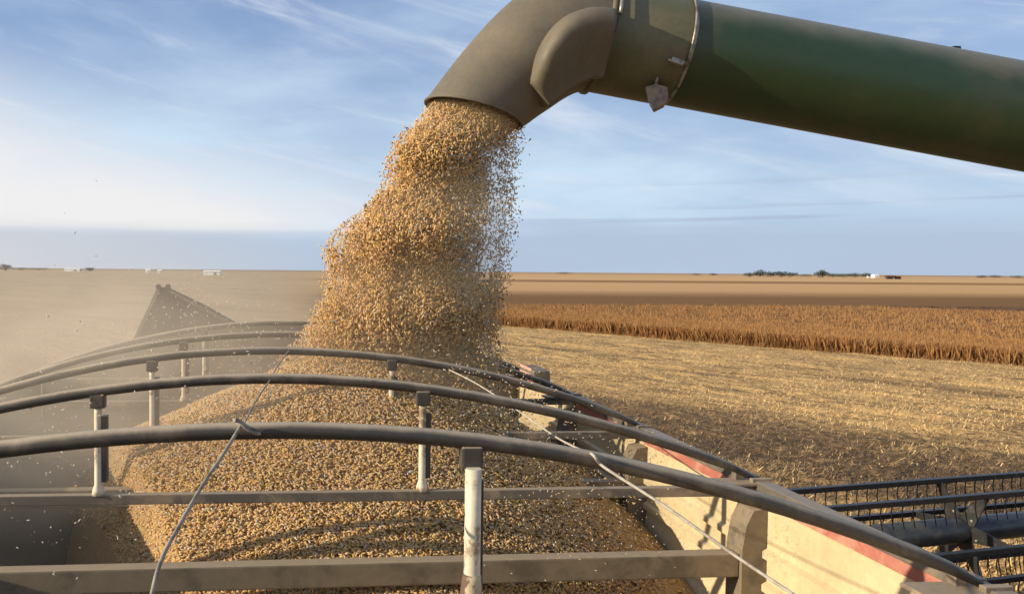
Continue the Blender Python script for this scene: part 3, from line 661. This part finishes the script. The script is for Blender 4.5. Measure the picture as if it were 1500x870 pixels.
# small work lamp hanging under the clamp
lc = AP(953, 150, -.18*0)
c_ = on_tube(955, math.radians(142), R0+.045) - Vector(UP)*.030
lm = MB(); s = pxm
def lp(dx, dy): return c_ + Vector(RT)*dx*s - Vector(UP)*dy*s
lm.poly([lp(-17, -12), lp(-2, -16), lp(14, -12), lp(15, 2), lp(8, 12), lp(-6, 19), lp(-12, 8)], Vector(fw)*.05 + Vector(RT)*.02)
lamp = lm.build('work_lamp', M['lamp'], aug)
MB().tube([lp(0, -10)+fw*.03, lp(4, -34)+fw*.02], .007, 8).tube([lp(-10, -36)+fw*.01, lp(14, -32)+fw*.01], .0045, 8).build('lamp_bracket', M['steel'], lamp)
# spout: lofted from the tube round the bend to the mouth
sec = [((884, -24), (862, 133)), ((860, -30), (856, 133)), ((820, -29), (848, 134)), ((785, -20), (838, 138)), ((748, 4), (824, 146)), ((712, 38), (808, 157)), ((672, 84), (790, 169)), ((641, 124), (775, 180)), ((623, 148), (764, 187))]
def smooth_sec(sec, k=4):
    a = np.array([[*o, *i] for o, i in sec], float); e = np.vstack([a[:1], a, a[-1:]]); out = []
    for j in range(1, len(e)-2):
        for q in range(k):
            t = q/k; p0, p1, p2, p3 = e[j-1:j+3]
            out.append(.5*((2*p1)+(p2-p0)*t+(2*p0-5*p1+4*p2-p3)*t*t+(3*p1-p0-3*p2+p3)*t**3))
    out.append(a[-1]); return [((v[0], v[1]), (v[2], v[3])) for v in out]
sec = smooth_sec(sec)
def loft(sec, seg=56, depf=1.0, dy=0.0, inner=0.0):
    rings = []
    for o, i in sec:
        a, b_ = AP(*o), AP(*i); c_ = (a+b_)/2 + Vector((0, dy, 0)); v = (a-b_)/2; h = v.length-inner; v.normalize()
        rings.append([c_ + v*math.cos(t)*h + Vector(fw)*math.sin(t)*min(h, R0*1.04-inner)*depf for t in np.linspace(0, 2*math.pi, seg, endpoint=False)])
    return rings
def loft_mesh(name, rings, mat, parent, close=None):
    bm = bmesh.new(); R_ = [[bm.verts.new(U(p)) for p in r] for r in rings]; n = len(R_[0])
    for a, b_ in zip(R_, R_[1:]):
        for k in range(n):
            f = bm.faces.new((a[k], a[(k+1) % n], b_[(k+1) % n], b_[k])); f.smooth = True
    if close: bm.faces.new(R_[-1]); bm.faces.new(R_[0][::-1])
    bmesh.ops.recalc_face_normals(bm, faces=bm.faces); me = bpy.data.meshes.new(name); bm.to_mesh(me); bm.free(); return link(name, me, mat, parent)
out = loft(sec); inn = loft(sec, inner=.008)
spout = loft_mesh('spout', out + inn[::-1], M['spout'], aug)
lip = loft(sec[-2:]); lipr = lip[-1]
MB().tube(lipr+[lipr[0]], .005, 8, caps=False).build('mouth_lip', M['spout'], spout)
# pressed cheek on the camera side of the bend
ck = [((868, 42), (866, 130)), ((838, 41), (850, 132)), ((806, 52), (838, 136)), ((783, 74), (826, 143)), ((767, 104), (812, 152)), ((761, 140), (790, 168))]
ck = smooth_sec(ck, 5); cr = []
for (o, i), pf in zip(ck, np.interp(np.linspace(0, 5, len(ck)), range(6), (.085, .09, .09, .085, .07, .02))):
    a, b_ = AP(*o), AP(*i); c_ = (a+b_)/2 - fw*R0*.80; v = (a-b_)/2; h = v.length; v.normalize()
    cr.append([c_ + v*math.cos(t)*h - Vector(fw)*(math.sin(t)*pf*(1.0+.85*math.cos(t))*1.25 if math.sin(t) > 0 else math.sin(t)*.12) for t in np.linspace(0, 2*math.pi, 40, endpoint=False)])
loft_mesh('cheek', cr, M['spout'], spout, close=True)

# ------------------------------------------------------------ combine header reel on the right
A0 = G(1160, 715, -2.45); A1 = G(1500, 690, -2.45)
hd = (A1-A0); hd.z = 0; hd.normalize(); hn = Vector((-hd.y, hd.x, 0)); hn = hn if hn.y > 0 else -hn
hdr = empty('combine_header', tuple(U((7.4, 8.0, -H)))); tag(hdr, 'black combine header reel with tined bats beside the wagon', 'combine header')
ax0 = G(1405, 776, -2.72); Rr = .53
s0, s1 = -3.3, 4.2
def reel(s, th, r=Rr): return ax0 + hd*s + hn*math.cos(th)*r + Vector((0, 0, 1))*math.sin(th)*r
for k in range(6):
    th = math.radians(62 + 60*k)
    bat = MB().bar(reel(s0, th), reel(s1, th), .062, .055, .006).build('reel_bat', M['black'], hdr)
    tn = MB(); s = s0+.05
    while s < s1:
        b0 = reel(s, th); tn.tube([b0, b0+Vector((0, 0, -.12))+hn*.01, b0+Vector((0, 0, -.26))-hn*.02], [.007, .006, .004], 5); s += .135
    tn.build('tine_row', M['black'], bat)
MB().tube([ax0+hd*s0, ax0+hd*s1], .135, 28).build('reel_tube', M['reelgrey'], hdr)
for s in (-2.6, 0.0, 2.7):
    sp_ = MB()
    for k in range(6):
        th = math.radians(62+60*k); a = reel(s, th, .12); b_ = reel(s, th, Rr+.01)
        w0 = hn*math.cos(th+math.pi/2)*.09 + Vector((0, 0, 1))*math.sin(th+math.pi/2)*.09
        sp_.poly([a-w0, b_-w0*.28, b_+w0*.28, a+w0], hd*.012)
    o = sp_.build('reel_spider', M['black'], hdr)
    for k in range(6):
        th = math.radians(62+60*k+12); MB().tube([reel(s, th, .2), reel(s, th, .2)-hd*.02], .013, 8).build('bolt', M['steel'], o)
MB().bar(ax0+hd*s0-hn*.9+Vector((0, 0, -.72)), ax0+hd*s1-hn*.9+Vector((0, 0, -.72)), .5, .05).build('cutter_deck', M['black'], hdr)
MB().bar(ax0+hd*s0-hn*1.15+Vector((0, 0, -.62)), ax0+hd*s1-hn*1.15+Vector((0, 0, -.62)), .06, .5).build('back_sheet', M['black'], hdr)
for s in (s0-.08, s1+.08):
    MB().poly([ax0+hd*s+Vector((0, 0, .08)), ax0+hd*s+hn*.1-Vector((0, 0, .9)), ax0+hd*s-hn*1.2-Vector((0, 0, .75)), ax0+hd*s-hn*1.2+Vector((0, 0, -.4))], hd*.04).build('end_panel', M['reelgrey'], hdr)

# ------------------------------------------------------------ dust rising from the falling grain, and dust added to brighten it
def dust(name, c_, size, dens, label, col=(.93, .83, .68)):
    bm = bmesh.new(); bmesh.ops.create_icosphere(bm, subdivisions=3, radius=1)
    me = bpy.data.meshes.new(name); bm.to_mesh(me); bm.free()
    o = bpy.data.objects.new(name, me); COL.objects.link(o); o.location = U(c_); o.scale = size
    mt = bpy.data.materials.new(name); mt.use_nodes = True; t = mt.node_tree; t.nodes.clear()
    out_ = N(t, 'ShaderNodeOutputMaterial'); v = N(t, 'ShaderNodeVolumePrincipled'); v.inputs['Color'].default_value = (*col, 1); v.inputs['Anisotropy'].default_value = .2
    co = N(t, 'ShaderNodeTexCoord'); ln = N(t, 'ShaderNodeVectorMath', operation='LENGTH'); L(t, co.outputs['Object'], ln.inputs[0])
    fall = sstep(t, ln.outputs['Value'], 1.0, .1)
    nz_ = N(t, 'ShaderNodeTexNoise', Scale=2.2, Detail=4, Roughness=.55, Distortion=.6); L(t, co.outputs['Object'], nz_.inputs['Vector'])
    dn = math_node(t, 'MULTIPLY', math_node(t, 'MULTIPLY', fall, sstep(t, nz_.outputs['Fac'], .32, .62)), dens)
    L(t, dn, v.inputs['Density']); L(t, v.outputs[0], out_.inputs['Volume']); me.materials.append(mt)
    tag(o, label, 'dust', kind='stuff')
def stream_brightening():  # dust volume added inside the stream to lift its dark gaps
    rings = []; bm = bmesh.new()
    for py in np.linspace(152, 590, 26):
        l = float(np.interp(py, ry, rl)); r = float(np.interp(py, ry, rr_)); g_ = 4+10*(py-150)/440
        c_ = (P((l+r)/2, py, YS)); r -= 22*min(1, max(0, (py-180)/40)); a_ = (r-l)/2/F*YS + g_/F*YS; b_ = (r-l)/2/F*YS*.62*1.15+.02
        rings.append([bm.verts.new(U(c_ + Vector((math.cos(t)*a_, math.sin(t)*b_, 0)))) for t in np.linspace(0, 2*math.pi, 28, endpoint=False)])
    for a, b_ in zip(rings, rings[1:]):
        for k in range(28): bm.faces.new((a[k], a[(k+1) % 28], b_[(k+1) % 28], b_[k]))
    bm.faces.new(rings[0]); bm.faces.new(rings[-1][::-1]); bmesh.ops.recalc_face_normals(bm, faces=bm.faces)
    me = bpy.data.meshes.new('brightening_dust'); bm.to_mesh(me); bm.free(); o = bpy.data.objects.new('brightening_dust', me); COL.objects.link(o)
    mt = bpy.data.materials.new('brightening_dust'); mt.use_nodes = True; t = mt.node_tree; t.nodes.clear()
    out_ = N(t, 'ShaderNodeOutputMaterial'); v = N(t, 'ShaderNodeVolumePrincipled'); v.inputs['Color'].default_value = (1.0, .86, .62, 1); v.inputs['Density'].default_value = 2.0; v.inputs['Anisotropy'].default_value = .1
    L(t, v.outputs[0], out_.inputs['Volume']); me.materials.append(mt)
    tag(o, 'fine golden dust added to brighten the pouring stream of grain', 'dust', kind='stuff')
stream_brightening()
dust('dust_cloud', (-.80, 2.9, -.50), (1.6, 1.45, .80), .8, 'pale dust drifting left of the falling grain over the wagon')
